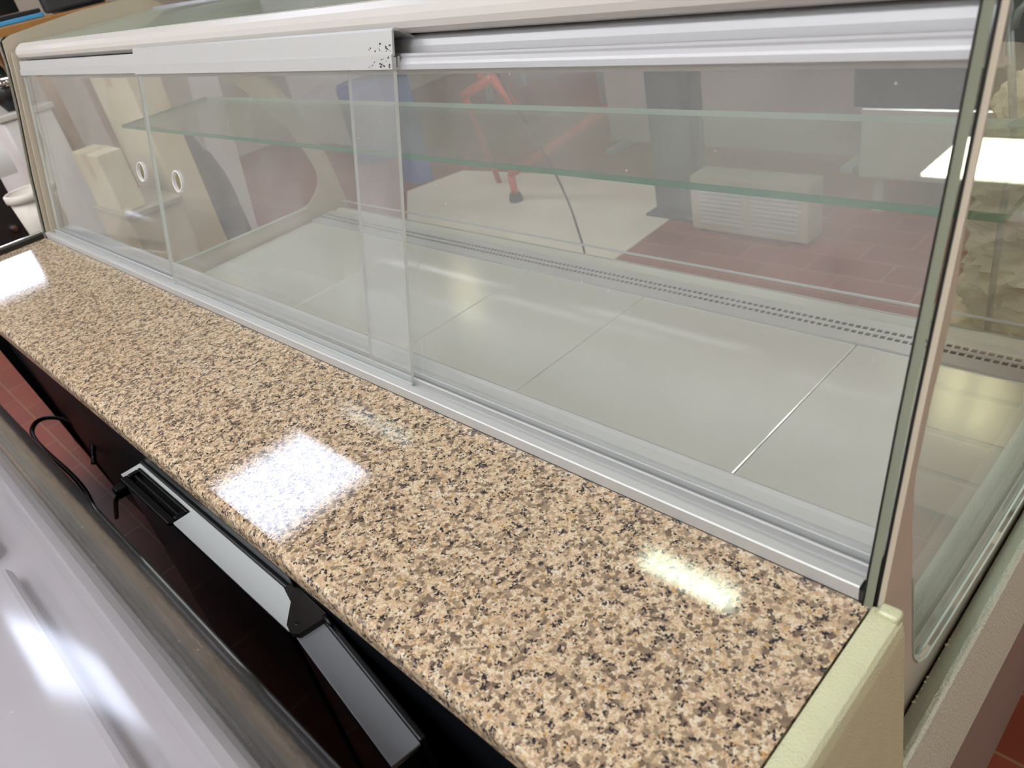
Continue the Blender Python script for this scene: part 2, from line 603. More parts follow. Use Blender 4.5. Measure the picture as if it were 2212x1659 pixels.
ceiling_lamp((-1.47, 1.31), (-1.04, 1.44), M['lamp_bright'], 'small warm ceiling lamp mirrored in the granite near its right end')
ceiling_lamp((-1.10, 3.68), (-0.78, 3.88), M['lamp_soft'], 'warm ceiling lamp over the customer side mirrored in the steel deck')
ceiling_lamp((-1.75, 4.95), (-1.0, 5.7), M['lamp_warm'], 'large warm ceiling lamp farthest from the counter')
ceiling_lamp((-3.8, 0.45), (-3.1, 1.42), M['lamp_day'], 'square bluish ceiling light mirrored in the middle of the granite')
ceiling_lamp((-5.15, 3.42), (-4.98, 3.54), M['lamp_soft'], 'tiny warm ceiling lamp over the far left customer corner')
for x, y in ((-4.4, -2.6), (-2.4, -2.6), (-0.4, -2.6), (1.6, -2.6), (1.9, 0.6), (1.9, 3.4), (-2.4, -1.3), (-0.6, -1.3)):  # unseen panels added to fill the room with light
    ceiling_lamp((x - 0.6, y - 0.3), (x + 0.6, y + 0.3), M['fill_cool'], 'added wide white ceiling panel lamp outside the picture, for general light', 'added wide ceiling panel lamps')

# ------------------------------------------------------------------ display counter
TH = 0.2669
SN, CS = math.sin(TH), math.cos(TH)


def dp(x, y0, s, d):
    """door coordinates: s up the leaning pane, d towards the server"""
    return Vector((x, y0 + s * SN - d * CS, 0.015 + s * CS + d * SN))


def door_prism(bm, sd, y0, x0, x1):
    """outline in (s, d) swept along x"""
    pts = []
    for s, d in sd:
        p = dp(0, y0, s, d)
        pts.append((p.y, p.z))
    add_prism(bm, pts, x0, x1)
    return bm


LX = -2.0
ctr = thing('display_counter', 'long refrigerated glass display counter with sliding rear doors, behind the granite worktop', 'display counter', (-1.0, 0.3, FZ))

# body under the well
bm = bmn()
add_prism(bm, [(-0.194, -0.045), (-0.194, -0.22), (-0.158, -0.69), (-0.148, -0.69), (-0.184, -0.22), (-0.184, -0.045)], LX, 0.0)
obj('rear_panel', bm, M['steel_dark'], ctr)
bm = bmn()
add_box(bm, (LX, -0.147, -0.70), (0.0, 0.80, -0.29), 0.003)
obj('body', bm, M['brown_grey'], ctr)
bm = bmn()
add_box(bm, (LX, 0.801, -0.74), (0.0, 0.83, -0.262), 0.006)
obj('front_panel', bm, M['cream_plastic'], ctr)
for x in (-1.92, -1.0, -0.1):
    for y in (-0.08, 0.68):
        bm = bmn()
        add_lathe(bm, [(0, 0), (0.03, 0), (0.03, 0.012), (0.014, 0.02), (0.014, 0.2), (0, 0.2)], (x, y, FZ), 20)
        obj('foot', bm, M['black'], ctr)
# rear inner wall of the well
bm = bmn()
add_box(bm, (LX, 0.066, -0.25), (0.0, 0.072, 0.004))
obj('well_wall', bm, M['steel'], ctr)

# track
tp = [(0, 0.0005), (0, 0.0135), (0.0012, 0.0145), (0.0095, 0.0145), (0.0105, 0.012), (0.0128, 0.012), (0.0132, 0.008), (0.0195, 0.008), (0.0198, 0.0165), (0.0212, 0.0172), (0.0226, 0.0165),
      (0.023, 0.008), (0.0305, 0.008), (0.0308, 0.0165), (0.032, 0.0172), (0.0334, 0.0165), (0.034, 0.011), (0.042, 0.011), (0.0425, 0.0145), (0.055, 0.0145), (0.060, 0.0165), (0.064, 0.014), (0.066, 0.006), (0.066, 0.0005)]
bm = bmn()
add_prism(bm, tp, LX + 0.004, -0.004)
obj('bottom_track', bm, M['alu'], ctr)
box_obj('track_end_cap', (-0.0035, 0.0, -0.03), (0.0005, 0.066, 0.012), M['black'], ctr, bev=0.0005)

# deck plates
seams = [-1.985, -1.482, -1.051, -0.731, -0.306, -0.003]
for i in range(5):
    bm = bmn()
    a, b = seams[i], seams[i + 1]
    add_prism(bm, [(a + 0.001, -0.243), (a + 0.001, -0.237), (a + 0.003, -0.2355), (b - 0.0025, -0.2355), (b - 0.0008, -0.237), (b - 0.0008, -0.243)], 0.074, 0.683, axis='y')
    obj('deck_plate', bm, M['steel'], ctr)
# grille strip with two rows of square holes
def grille():
    bm = bmn()
    ys = [0.686, 0.711, 0.7195, 0.7285, 0.737, 0.757]
    pitch = 0.0118
    n = int(1.97 / pitch)
    x = -1.985
    xs = [x]
    for i in range(n):
        xs += [x + 0.0035, x + pitch]
        x += pitch
    g = {}
    z = -0.2315
    for zi, zz in ((0, z), (1, z - 0.0015)):
        for i, xx in enumerate(xs):
            for j, yy in enumerate(ys):
                g[zi, i, j] = bm.verts.new((xx, yy, zz))
    for i in range(len(xs) - 1):
        for j in range(len(ys) - 1):
            hole = (i % 2 == 1) and j in (1, 3)
            q = [(i, j), (i + 1, j), (i + 1, j + 1), (i, j + 1)]
            if not hole:
                bm.faces.new([g[(0,) + k] for k in q])
                bm.faces.new([g[(1,) + k] for k in reversed(q)])
            else:
                for a, b in zip(q, q[1:] + q[:1]):
                    bm.faces.new((g[(0,) + a], g[(0,) + b], g[(1,) + b], g[(1,) + a]))
    add_box(bm, (-1.985, 0.684, -0.243), (-0.003, 0.686, -0.2315))
    add_box(bm, (-1.985, 0.757, -0.243), (-0.003, 0.76, -0.2315))
    return bm


obj('air_grille', grille(), M['alu'], ctr)
box_obj('air_trough', (-1.985, 0.687, -0.28), (-0.003, 0.756, -0.262), M['black'], ctr, bev=0)
bm = bmn()
add_prism(bm, [(0.760, -0.250), (0.760, -0.2365), (0.79, -0.232), (0.803, -0.2365), (0.803, -0.262), (0.77, -0.262)], -1.985, -0.003)
obj('front_sill', bm, M['steel'], ctr)
bm = bmn()
add_box(bm, (-1.985, 0.804, -0.262), (-0.003, 0.822, -0.246), 0.002)
obj('glass_channel', bm, M['alu'], ctr)
bm = bmn()
add_box(bm, (-1.985, 0.8045, -0.2185), (-0.003, 0.8095, -0.2145), 0.001)
obj('channel_seal', bm, M['alu_dull'], ctr)

# front glass, curved, and top glass
gp = [(0.812, -0.246), (0.812, -0.20), (0.800, -0.08), (0.775, 0.02), (0.735, 0.11), (0.68, 0.20), (0.61, 0.29), (0.54, 0.36), (0.490, 0.397), (0.466, 0.411)]
gp = chaikin(gp, 2, False)
bm = bmn()
back = [(y - 0.006, z - 0.003) for y, z in gp]
for pr in (gp, back):
    va = [bm.verts.new((-1.985, y, z)) for y, z in pr]
    vb = [bm.verts.new((-0.001, y, z)) for y, z in pr]
    for i in range(len(pr) - 1):
        bm.faces.new((va[i], va[i + 1], vb[i + 1], vb[i]))
obj('front_glass', bm, M['clear'], ctr, smooth=True)
box_obj('top_glass', (-1.985, 0.150, 0.4095), (-0.001, 0.466, 0.4150), [M['green_clear']], ctr, bev=0)
bm = bmn()
add_tube(bm, [(-1.985, 0.470, 0.413), (-0.001, 0.470, 0.413)], 0.006)
obj('top_edge_trim', bm, M['alu_dull'], ctr, smooth=True)

# canopy
cp = [(0.1495, 0.4262), (0.143, 0.4255), (0.133, 0.418), (0.1275, 0.409), (0.126, 0.400), (0.1275, 0.391), (0.132, 0.384), (0.139, 0.3805), (0.150, 0.380), (0.1565, 0.3800), (0.157, 0.370), (0.157, 0.350), (0.160, 0.334),
      (0.170, 0.334), (0.170, 0.338), (0.162, 0.339), (0.160, 0.352), (0.160, 0.384), (0.142, 0.385), (0.136, 0.388), (0.1315, 0.394), (0.130, 0.400), (0.1315, 0.407), (0.136, 0.415), (0.145, 0.422), (0.150, 0.4235)]
cp = [(y, z if z < 0.381 else 0.3805 + (z - 0.3805) * 0.74) for y, z in cp]
bm = bmn()
add_prism(bm, cp, LX + 0.012, -0.001)
obj('canopy', bm, M['cream_plastic'], ctr)
# upper guide behind the door rails
bm = bmn()
add_prism(bm, [(0.154, 0.3792), (0.1445, 0.3780), (0.1385, 0.3745), (0.1345, 0.3690), (0.1330, 0.3625), (0.1335, 0.356), (0.137, 0.350), (0.154, 0.350)], LX + 0.012, -0.001)
obj('upper_guide', bm, M['alu_dull'], ctr)

# ---- end frames
rear = [hityz(*p, 0.012) for p in ((2137, 130), (2120, 240), (2066, 480), (2010, 730), (1983, 870), (1962, 985), (1937, 1110), (1919, 1185), (1897, 1310))]
cut_r = [hityz(*p, 0.012) for p in ((2172, 9), (2163, 75), (2154, 127), (2139, 196), (2120, 301), (2099, 392), (2083, 480), (2060, 640), (2038, 740), (2012, 850), (1990, 950), (1975, 1024), (1968, 1120), (1968, 1248), (1968, 1380), (1969, 1414), (1979, 1426), (1995, 1418))]
zb = hityz(2051, 1331, 0.012)[1]
cut_f = [hityz(*p, -2.0) for p in ((690, 425), (693, 400), (691, 382), (664, 336), (621, 276), (560, 224), (531, 200))]
cut = cut_r + [(0.30, zb - 0.006), (0.60, zb - 0.012), (0.69, zb - 0.014), (0.725, zb + 0.004)] + cut_f[2:] + [(0.50, 0.335), (0.46, 0.37), (0.40, 0.392), (0.28, 0.400), (0.18, 0.400), (0.13, 0.398)]
outer = [(-0.012, -0.21), (-0.004, -0.02), (0.006, 0.02), (0.039, 0.146), (0.082, 0.288), (0.107, 0.383), (0.113, 0.425), (0.125, 0.434), (0.30, 0.449), (0.42, 0.450), (0.487, 0.430), (0.545, 0.372), (0.618, 0.30), (0.69, 0.21), (0.745, 0.12), (0.787, 0.025), (0.813, -0.08), (0.826, -0.20), (0.83, -0.285), (0.0, -0.285)]
for k, (xa, xb) in enumerate(((0.0092, 0.0130), (LX - 0.001, LX + 0.004))):
    bm = bmn()
    o2 = outer if k == 0 else outer
    add_ring_plate(bm, o2, cut if k == 0 else [(y + (0.02 if (z > 0.02 and y < 0.15) else 0.0), z) for y, z in cut], xa, xb)
    if k == 0:
        obj('end_frame', bm, M['end_frame'], ctr, label='near warm grey moulded end frame with a rounded opening')
    else:
        obj('end_frame', bm, M['end_frame'], ctr, label='far warm grey moulded end frame with a rounded opening')
for k, (xa, xb) in enumerate(((0.0070, 0.0145), (LX - 0.0005, LX + 0.010))):
    lipc = cut_r[-5:] + [(0.30, zb - 0.006), (0.60, zb - 0.012), (0.69, zb - 0.014)]
    low = [(y + (0.0 if i > 3 else 0.0), z - 0.0025) for i, (y, z) in enumerate(lipc)]
    bm = bmn()
    for i in range(len(lipc) - 1):
        add_prism(bm, [lipc[i], lipc[i + 1], low[i + 1], low[i]], xa, xb)
    obj('opening_lip', bm, M['lip'], ctr)
# side glass sheet with its dark edge and seal
for k, (xa, xb) in enumerate(((0.0006, 0.0068), (LX - 0.0075, LX - 0.0035))):
    b = bmesh.new()
    po = [(y - (0.003 if y < 0.2 else 0), z) for y, z in outer]
    v0 = [b.verts.new((xa,) + p) for p in po]
    v1 = [b.verts.new((xb,) + p) for p in po]
    n = len(po)
    f0 = b.faces.new(v0)
    f1 = b.faces.new(list(reversed(v1)))
    for i in range(n):
        f = b.faces.new((v0[i], v1[i], v1[(i + 1) % n], v0[(i + 1) % n]))
        f.material_index = 1
    obj('end_glass', b, [M['clear'], M['edge_dark']], ctr)
# thin black seals along the near end
def seal(xa, xb, dy):
    bm = bmn()
    path = [p for p in outer[1:9]]
    for (a, b_) in zip(path[:-1], path[1:]):
        add_prism(bm, [(a[0] - dy, a[1]), (a[0] + 0.004, a[1]), (b_[0] + 0.004, b_[1]), (b_[0] - dy, b_[1])], xa, xb)
    return bm
obj('end_seal', seal(-0.0006, 0.0004, 0.004), M['black'], ctr)
obj('end_seal', seal(0.0070, 0.0090, 0.0), M['black'], ctr)
obj('end_seal', seal(LX - 0.0032, LX - 0.0012, 0.003), M['black'], ctr)

# outer end body (leather grained bumper)
bm = bmn()
add_prism(bm, [(0.0135, -0.22), (0.0165, -0.203), (0.034, -0.176), (0.038, -0.1735), (0.0405, -0.178), (0.0425, -0.36), (0.040, -0.372), (0.0135, -0.372)], 0.0006, 0.84, axis='y')
# slanting rear edge
obj('end_bumper', bm, M['leather'], ctr)
bm = bmn()
add_box(bm, (0.0135, 0.0006, -0.70), (0.036, 0.83, -0.373), 0.002)
obj('end_skirt', bm, M['brown_grey'], ctr)
# crumbs lie in the gap: part of the bumper
bm = bmn()
for i in range(9):
    y = 0.08 + random.random() * 0.09
    r = 0.0008 + random.random() * 0.0012
    b = bmesh.new()
    bmesh.ops.create_icosphere(b, subdivisions=1, radius=r, matrix=Matrix.Translation((0.018, y, -0.2015 + r)))
    for v in b.verts: v.co += Vector((random.uniform(-1, 1), random.uniform(-1, 1), random.uniform(-1, 1))) * r * 0.3
    join(bm, b)
obj('crumbs', bm, M['cream'], label='pale crumbs lying in the gap beside the near end frame', cat='crumbs', kind='stuff', base=(0.018, 0.12, -0.2015))

# hammered end cap beside the granite
bm = bmn()
b = bmesh.new()
prof = [(0.0058, -0.9), (0.0058, -0.002), (0.0068, 0.0012), (0.0090, 0.0022), (0.0150, 0.0026), (0.0215, 0.0024), (0.0255, 0.0012), (0.0280, -0.0022), (0.0300, -0.012), (0.0405, -0.18), (0.0420, -0.9)]
add_prism(b, prof, -0.252, -0.0005, axis='y')
join(bm, b)
add_box(bm, (0.0118, -0.0075, -0.004), (0.0272, 0.004, 0.0072), 0.003, 3)
obj('hammered_end_cap', bm, M['hammer'], ctr)

# left end
bm = bmn()
add_prism(bm, [(-0.236, -0.045), (-0.217, -0.201), (-0.158, -0.702), (-0.02, -0.702), (-0.02, -0.045)], LX - 0.024, LX - 0.001)
obj('end_leg_panel', bm, M['black'], ctr)
bm = bmn()
add_box(bm, (LX - 0.024, -0.252, -0.034), (LX - 0.010, -0.001, 0.012), 0.002)
obj('worktop_end_trim', bm, M['bronze'], ctr)
bm = bmn()
add_box(bm, (LX - 0.026, -0.252, 0.0122), (LX - 0.018, -0.001, 0.016), 0.001)
obj('trim_highlight', bm, M['chrome'], ctr)  # polished strip added to make the white highlight along the trim
bm = bmn()
po = outer[1:8]
for (a, b_) in zip(po[:-1], po[1:]):
    add_prism(bm, [(a[0] - 0.006, a[1]), (a[0] - 0.001, a[1]), (b_[0] - 0.001, b_[1]), (b_[0] - 0.006, b_[1])], LX - 0.0105, LX - 0.0068)
obj('chrome_edge_strip', bm, M['chrome'], ctr)
# left rear pillar
bm = bmn()
door_prism(bm, [(-0.012, -0.016), (-0.012, 0.005), (0.40, 0.005), (0.40, -0.016)], 0.018, LX + 0.0105, LX + 0.016)
obj('rear_pillar', bm, M['end_frame'], ctr)


# ---- sliding doors
def rail_profile(kind):
    if kind == 'front':   # with the flange hooked over the guide
        return [(0.350, -0.005), (0.350, 0.0055), (0.3635, 0.0060), (0.3655, 0.0040), (0.3870, 0.0038), (0.3895, 0.0015), (0.3895, -0.004), (0.380, -0.034), (0.3785, -0.0335), (0.3870, -0.0045), (0.3870, 0.0012), (0.3640, 0.0012), (0.3620, 0.0034), (0.3520, 0.0034), (0.3520, -0.0028), (0.363, -0.0028), (0.363, -0.005)]
    if kind == 'mid':
        return [(0.349, -0.005), (0.349, 0.0055), (0.3605, 0.0058), (0.3625, 0.0035), (0.3790, 0.0032), (0.3790, 0.0012), (0.361, 0.0012), (0.359, 0.0034), (0.351, 0.0034), (0.351, -0.0028), (0.360, -0.0028), (0.360, -0.005)]
    return [(0.347, -0.005), (0.347, 0.0055), (0.352, 0.0058), (0.3545, 0.0052), (0.3580, 0.0035), (0.3600, 0.0042), (0.3622, 0.0030), (0.3630, 0.0010), (0.3605, 0.001), (0.3565, 0.0022), (0.350, 0.0034), (0.350, -0.0028), (0.360, -0.0028), (0.360, -0.005)]


def sliding_door(y0, xa, xb, kind, s0, top, label, hole=None):
    """acrylic pane with a rail on top; hole = (x, s, radius) of its ring-edged finger hole"""
    t = 0.0022
    b = bmesh.new()

    def P(x, s, d):
        return dp(x, y0, s, d)
    if hole is None:
        quads = [[(xa, s0), (xb, s0), (xb, top), (xa, top)]]
        ringpts = []
    else:
        hx, hs, hr = hole
        n = 32
        ring = [(hx + hr * math.cos(2 * math.pi * k / n), hs + hr * math.sin(2 * math.pi * k / n)) for k in range(n)]
        q = 0.03
        sq = []
        for k in range(n):
            a = 2 * math.pi * k / n
            m_ = max(abs(math.cos(a)), abs(math.sin(a)))
            sq.append((hx + q * math.cos(a) / m_, hs + q * math.sin(a) / m_))
        quads = []
        for k in range(n):
            j = (k + 1) % n
            quads.append([ring[k], sq[k], sq[j], ring[j]])
        quads += [[(xa, s0), (xb, s0), (xb, hs - q), (xa, hs - q)], [(xa, hs + q), (xb, hs + q), (xb, top), (xa, top)],
                  [(xa, hs - q), (hx - q, hs - q), (hx - q, hs + q), (xa, hs + q)], [(hx + q, hs - q), (xb, hs - q), (xb, hs + q), (hx + q, hs + q)]]
        ringpts = ring
    for d in (t, -t):
        for qd in quads:
            vs = [b.verts.new(P(x, s, d)) for x, s in qd]
            if d < 0: vs.reverse()
            b.faces.new(vs)
    # edges
    loops = [[(xa, s0), (xb, s0), (xb, top), (xa, top)]]
    for lp in loops:
        for i in range(4):
            a, c = lp[i], lp[(i + 1) % 4]
            f = b.faces.new([b.verts.new(P(a[0], a[1], t)), b.verts.new(P(a[0], a[1], -t)), b.verts.new(P(c[0], c[1], -t)), b.verts.new(P(c[0], c[1], t))])
            f.material_index = 1
    n = len(ringpts)
    for i in range(n):
        a, c = ringpts[i], ringpts[(i + 1) % n]
        f = b.faces.new([b.verts.new(P(a[0], a[1], t)), b.verts.new(P(a[0], a[1], -t)), b.verts.new(P(c[0], c[1], -t)), b.verts.new(P(c[0], c[1], t))])
        f.material_index = 1
    bmesh.ops.remove_doubles(b, verts=b.verts, dist=1e-6)
    door = obj('sliding_door', b, [M['door_acrylic'], M['edge_pale']], ctr, label=label)
    bm = bmn()
    door_prism(bm, rail_profile(kind), y0, xa - 0.004, xb + 0.003)
    obj('door_rail', bm, M['alu'] if kind != 'rear' else M['alu_dull'], door)
    if hole:
        hx, hs, hr = hole
        bm = bmn()
        nrm = Vector((0, -CS, SN))
        add_lathe(bm, [(hr - 0.0004, -0.003), (hr - 0.0004, 0.0027), (hr + 0.0008, 0.0029), (hr + 0.0013, 0.0023), (hr + 0.0013, -0.003), (hr - 0.0004, -0.003)], dp(hx, y0, hs, 0), 40, axis=nrm)
        obj('finger_hole_ring', bm, M['white'], door, smooth=False)
    return door


sliding_door(0.0272, -1.978, -1.291, 'mid', -0.004, 0.359, 'left acrylic sliding door with a finger hole near its right edge', hole=(-1.352, 0.183, 0.0165))
sliding_door(0.0272, -0.655, -0.006, 'rear', -0.004, 0.358, 'right acrylic sliding door, without a finger hole')
sliding_door(0.0164, -1.256, -0.553, 'front', -0.004, 0.362, 'middle acrylic sliding door in the outer groove with a ringed finger hole', hole=(-1.168, 0.185, 0.0165))

# dirt: black scuffs at the rail end of the middle door
bm = bmn()
for i in range(46):
    s = random.choice([random.uniform(0.352, 0.362), random.uniform(0.367, 0.377)])
    x = -0.553 - abs(random.gauss(0, 0.018))
    r = random.uniform(0.0003, 0.0011)
    p = dp(x, 0.0164, s, 0.0061 if s < 0.364 else 0.0041)
    a = Vector((1, 0, 0)); bb = Vector((0, SN, CS))
    vs = [bm.verts.new(p + a * math.cos(t) * r * random.uniform(0.6, 2) + bb * math.sin(t) * r) for t in [k * math.pi / 3 for k in range(6)]]
    bm.faces.new(vs)
obj('rail_scuffs', bm, M['black'], ctr, kind='stuff')

# glass shelf
gs = thing('glass_shelf', 'long horizontal glass shelf with a green edge inside the display counter', 'shelf', (-1.0, 0.4, 0.185))
bm = bmn()
add_box(bm, (-1.975, 0.272, 0.183), (-0.016, 0.508, 0.191), 0.0)
me = bm
for f in bm.faces:
    f.normal_update()
    f.material_index = 0 if abs(f.normal.z) > 0.9 else (2 if f.normal.y > 0.9 else 1)
obj('shelf_pane', bm, [M['shelf'], M['edge_green'], M['edge_line']], gs)
for x in (-1.98, -0.012):
    for y in (0.30, 0.48):
        bm = bmn()
        add_box(bm, (x - 0.008, y - 0.008, 0.1765), (x + 0.008, y + 0.008, 0.1828), 0.001)
        obj('shelf_support', bm, M['alu'], gs)

# ------------------------------------------------------------------ granite worktop
bm = bmn()
r = 0.010
pr = [(-0.0005, -0.030), (-0.0005, 0.0)]
for k in range(9):
    a = math.pi / 2 + k * math.pi / 16 * 1.0
    pr.append((-0.2435 + r + r * math.cos(a), -r + r * math.sin(a)))
pr += [(-0.2435, -0.022)]
for k in range(1, 6):
    a = math.pi + k * math.pi / 10
    pr.append((-0.2435 + 0.008 + 0.008 * math.cos(a), -0.022 + 0.008 * math.sin(a)))
add_prism(bm, pr, LX - 0.008, 0.0045)
gw = obj('granite_worktop', bm, M['granite'], label='polished beige granite worktop speckled brown and black, in front of the sliding doors', cat='worktop', base=(-1.0, -0.12, -0.03))

# under counter fridge doors (tops show below the granite)
def fridge_door(name, x0, x1, zt, ya, yb, ang, mat_top, label, handle):
    t = thing(name, label, 'door', (x0, yb, zt - 0.45))
    R_ = Matrix.Rotation(ang, 4, 'Z')
    piv = Vector((x0, yb, 0))

    def ob(n, b, m, par=t):
        bmesh.ops.rotate(b, verts=b.verts, cent=piv, matrix=R_)
        return obj(n, b, m, par)
    ob('door_panel', add_box(bmn(), (x0, ya, zt - 0.45), (x1, yb - 0.004, zt - 0.004), 0.003), M['black_gloss'])
    xh = x0 + 0.215 if handle else x0
    if handle:
        b = bmn()
        add_box(b, (x0, ya + 0.001, zt - 0.0038), (x0 + 0.018, yb - 0.004, zt), 0.0008)
        add_box(b, (x0 + 0.018, yb - 0.010, zt - 0.0038), (xh, yb - 0.004, zt), 0.0008)
        add_box(b, (xh, ya + 0.001, zt - 0.0038), (x1, yb - 0.004, zt), 0.0008)
        ob('top_edge', b, mat_top)
        b = bmn()
        add_box(b, (x0 + 0.019, ya - 0.006, zt - 0.0038), (xh - 0.001, ya + 0.006, zt + 0.004), 0.002)
        add_box(b, (x0 + 0.019, yb - 0.016, zt - 0.0038), (xh - 0.001, yb - 0.0105, zt + 0.004), 0.002)
        add_box(b, (x0 + 0.019, ya + 0.006, zt - 0.0038), (x0 + 0.028, yb - 0.016, zt + 0.004), 0.002)
        add_box(b, (xh - 0.010, ya + 0.006, zt - 0.0038), (xh - 0.001, yb - 0.016, zt + 0.004), 0.002)
        add_box(b, (x0 + 0.03, -0.226, zt - 0.0038), (xh - 0.012, -0.222, zt + 0.001), 0.001)
        ob('grip_handle', b, M['black'])
    else:
        b = bmn()
        add_box(b, (x0, ya + 0.001, zt - 0.0038), (x1, yb - 0.004, zt), 0.0008)
        ob('top_edge', b, mat_top)
    b = bmn()
    add_box(b, (x0, yb - 0.0038, zt - 0.45), (x1, yb + 0.004, zt + 0.004), 0.002)
    ob('gasket', b, M['black'])
    return t


ya1, yb1 = -0.2395, -0.200
fridge_door('fridge_door', -1.13, -0.575, -0.2, ya1, yb1, 0.0, M['white_paint'], 'black fridge door with a white top edge and a recessed black grip, below the granite', True)
fridge_door('fridge_door', -0.552, -0.325, -0.2, ya1, yb1, math.radians(-7.0), M['grey_panel'], 'black fridge door with a grey top edge, slightly ajar beside the dark hinge bracket', False)
# hinge bracket
hb = thing('hinge_bracket', 'dark bronze triangular hinge bracket between the two fridge doors', 'bracket', (-0.6, -0.21, -0.2))
bm = bmn()
pts = [hit(x, y, 2, -0.192) for x, y in ((612, 1268), (632, 1262), (652, 1275), (705, 1325), (700, 1335), (645, 1370), (628, 1368), (619, 1350), (628, 1300))]
add_prism(bm, [(p.x, p.y) for p in pts], -0.1985, -0.192, axis='z')
obj('bracket_plate', bm, M['bronze'], hb)
bm = bmn()
p = hit(641, 1347, 2, -0.192)
add_lathe(bm, [(0, -0.0015), (0.0028, -0.0015), (0.0028, 0.0004), (0.0018, 0.0010), (0, 0.0010)], p, 16)
obj('screw', bm, M['black'], hb)
bm = bmn()
add_tube(bm, [hit(700, 1330, 2, -0.19), hit(716, 1350, 2, -0.19)], 0.003)
obj('hinge_pin', bm, M['black'], hb, smooth=True)
# black rail along the body above the doors
bm = bmn()
add_box(bm, (-1.16, -0.199, -0.192), (-0.62, -0.1955, -0.170), 0.0015)
obj('rail_strip', bm, M['black'], ctr)

# power cord with its plug
cc = thing('power_cord', 'black power cord looping over the floor at the dark left end of the counter', 'cord', (-2.1, -0.2, FZ))
cpts = [hit(232, 985, 0, -1.75), hit(200, 945, 0, -1.8), hit(160, 912, 0, -1.9), hit(115, 899, 0, -2.0), hit(80, 907, 0, -2.05), hit(66, 930, 0, -2.05), hit(78, 955, 0, -2.0), hit(115, 990, 0, -1.9), hit(155, 1025, 0, -1.8), hit(185, 1060, 0, -1.72), hit(200, 1090, 0, -1.65), hit(230, 1150, 0, -1.55), hit(265, 1240, 0, -1.5)]
cpts = [tuple(p) for p in cpts]
cpts[0] = (cpts[0][0], -0.20, cpts[0][2])
obj('cable', add_tube(bmn(), chaikin(cpts, 3, False), 0.006), M['black'], cc, smooth=True)
pg = thing('plug_adapter', 'small black plug adapter hanging by its cable at the foot of the dark end panel', 'plug', tuple(hit(262, 1060, 1, -0.225)))
p = hit(262, 1060, 1, -0.225)
obj('plug_body', add_box(bmn(), p - Vector((0.014, 0.012, 0.010)), p + Vector((0.014, 0.012, 0.012)), 0.004), M['black'], pg)
q = hit(250, 1090, 1, -0.225)
q2 = hit(252, 1118, 1, -0.225)
obj('plug_cable', add_tube(bmn(), [p, p.lerp(q, 0.6) + Vector((0, -0.004, 0)), q, q2], 0.005), M['black'], pg, smooth=True)

# ------------------------------------------------------------------ neighbouring cabinet with curved lid
nc = thing('glass_lid_cabinet', 'blurred cabinet with a curved see-through lid over white trays, nearest the camera', 'display cabinet', (-0.8, -0.8, FZ))
XA, XB = -2.6, 0.35
lp = [(-0.322, -0.36), (-0.318, -0.20), (-0.320, -0.08), (-0.326, 0.0), (-0.340, 0.045), (-0.366, 0.078), (-0.41, 0.103), (-0.50, 0.125), (-0.70, 0.142), (-1.05, 0.15)]
lp = chaikin(lp, 2, False)
bm = bmn()
for off in (0.0, 0.004):
    va = [bm.verts.new((XA, y - off, z - off)) for y, z in lp]
    vb = [bm.verts.new((XB, y - off, z - off)) for y, z in lp]
    for i in range(len(lp) - 1):
        bm.faces.new((va[i], va[i + 1], vb[i + 1], vb[i]))
obj('curved_lid', bm, M['lid'], nc, smooth=True)
box_obj('cabinet_body', (XA, -1.05, -0.82), (XB, -0.335, -0.37), M['black_gloss'], nc, bev=0.01)
box_obj('lid_rail', (XA, -0.332, -0.369), (XB, -0.316, -0.35), M['black'], nc, bev=0.002)
bm = bmn()
add_box(bm, (XA, -1.05, -0.369), (XB, -0.358, -0.075), 0.035, 5)
obj('liner', bm, M['tray_white'], nc)
for x in (-2.3, 0.2):
    for y in (-0.95, -0.45):
        obj('foot', add_lathe(bmn(), [(0, 0), (0.03, 0), (0.03, 0.08), (0, 0.08)], (x, y, FZ), 16), M['black'], nc)
for k, (xa, xb) in enumerate(((-1.95, -1.42), (-1.38, -0.86), (-0.80, -0.30))):
    t = obj('white_tray', add_box(bmn(), (xa, -0.95, -0.0745), (xb, -0.43, -0.05), 0.010, 3), M['tray_white'], base=((xa + xb) / 2, -0.7, -0.0745),
            label=['white tray under the curved lid, farthest left of the three', 'white tray under the curved lid, middle of the three', 'white tray under the curved lid, nearest the camera'][k], cat='tray')

# ------------------------------------------------------------------ customer side
pts = [hit(x, y, 2, FZ) for x, y in ((1240, 640), (1330, 560), (1455, 470), (1560, 440), (1380, 385), (1000, 370), (880, 415), (880, 600))]
bm = bmn()
add_prism(bm, [(p.x, p.y) for p in pts], FZ + 0.0005, FZ + 0.006, axis='z')
obj('floor_sheet', bm, M['card'], label='worn pale cardboard sheet lying on the red floor beyond the glass', cat='sheet', base=(pts[0].x, pts[0].y, FZ))

# heater with louvres
hx0, hx1, hy = -1.72, -1.19, 2.27
ht = thing('floor_heater', 'beige box heater with a louvred front standing on the red floor', 'heater', ((hx0 + hx1) / 2, hy + 0.15, FZ))
bm = bmn()
add_box(bm, (hx0, hy, FZ + 0.012), (hx1, hy + 0.13, FZ + 0.25), 0.012)
obj('casing', bm, pbr('beige_casing', '#ab9f90', 0.6), ht)
bm = bmn()
for side in (0, 1):
    for k in range(9):
        z = FZ + 0.05 + k * 0.019
        xa = hx0 + 0.05 + side * 0.24
        add_box(bm, (xa, hy - 0.006, z), (xa + 0.2, hy + 0.001, z + 0.009), 0.001)
obj('louvres', bm, M['alu_dull'], ht)
for x in (hx0 + 0.05, hx1 - 0.05):
    obj('foot', add_box(bmn(), (x - 0.02, hy + 0.02, FZ), (x + 0.02, hy + 0.12, FZ + 0.012), 0.002), M['black'], ht)

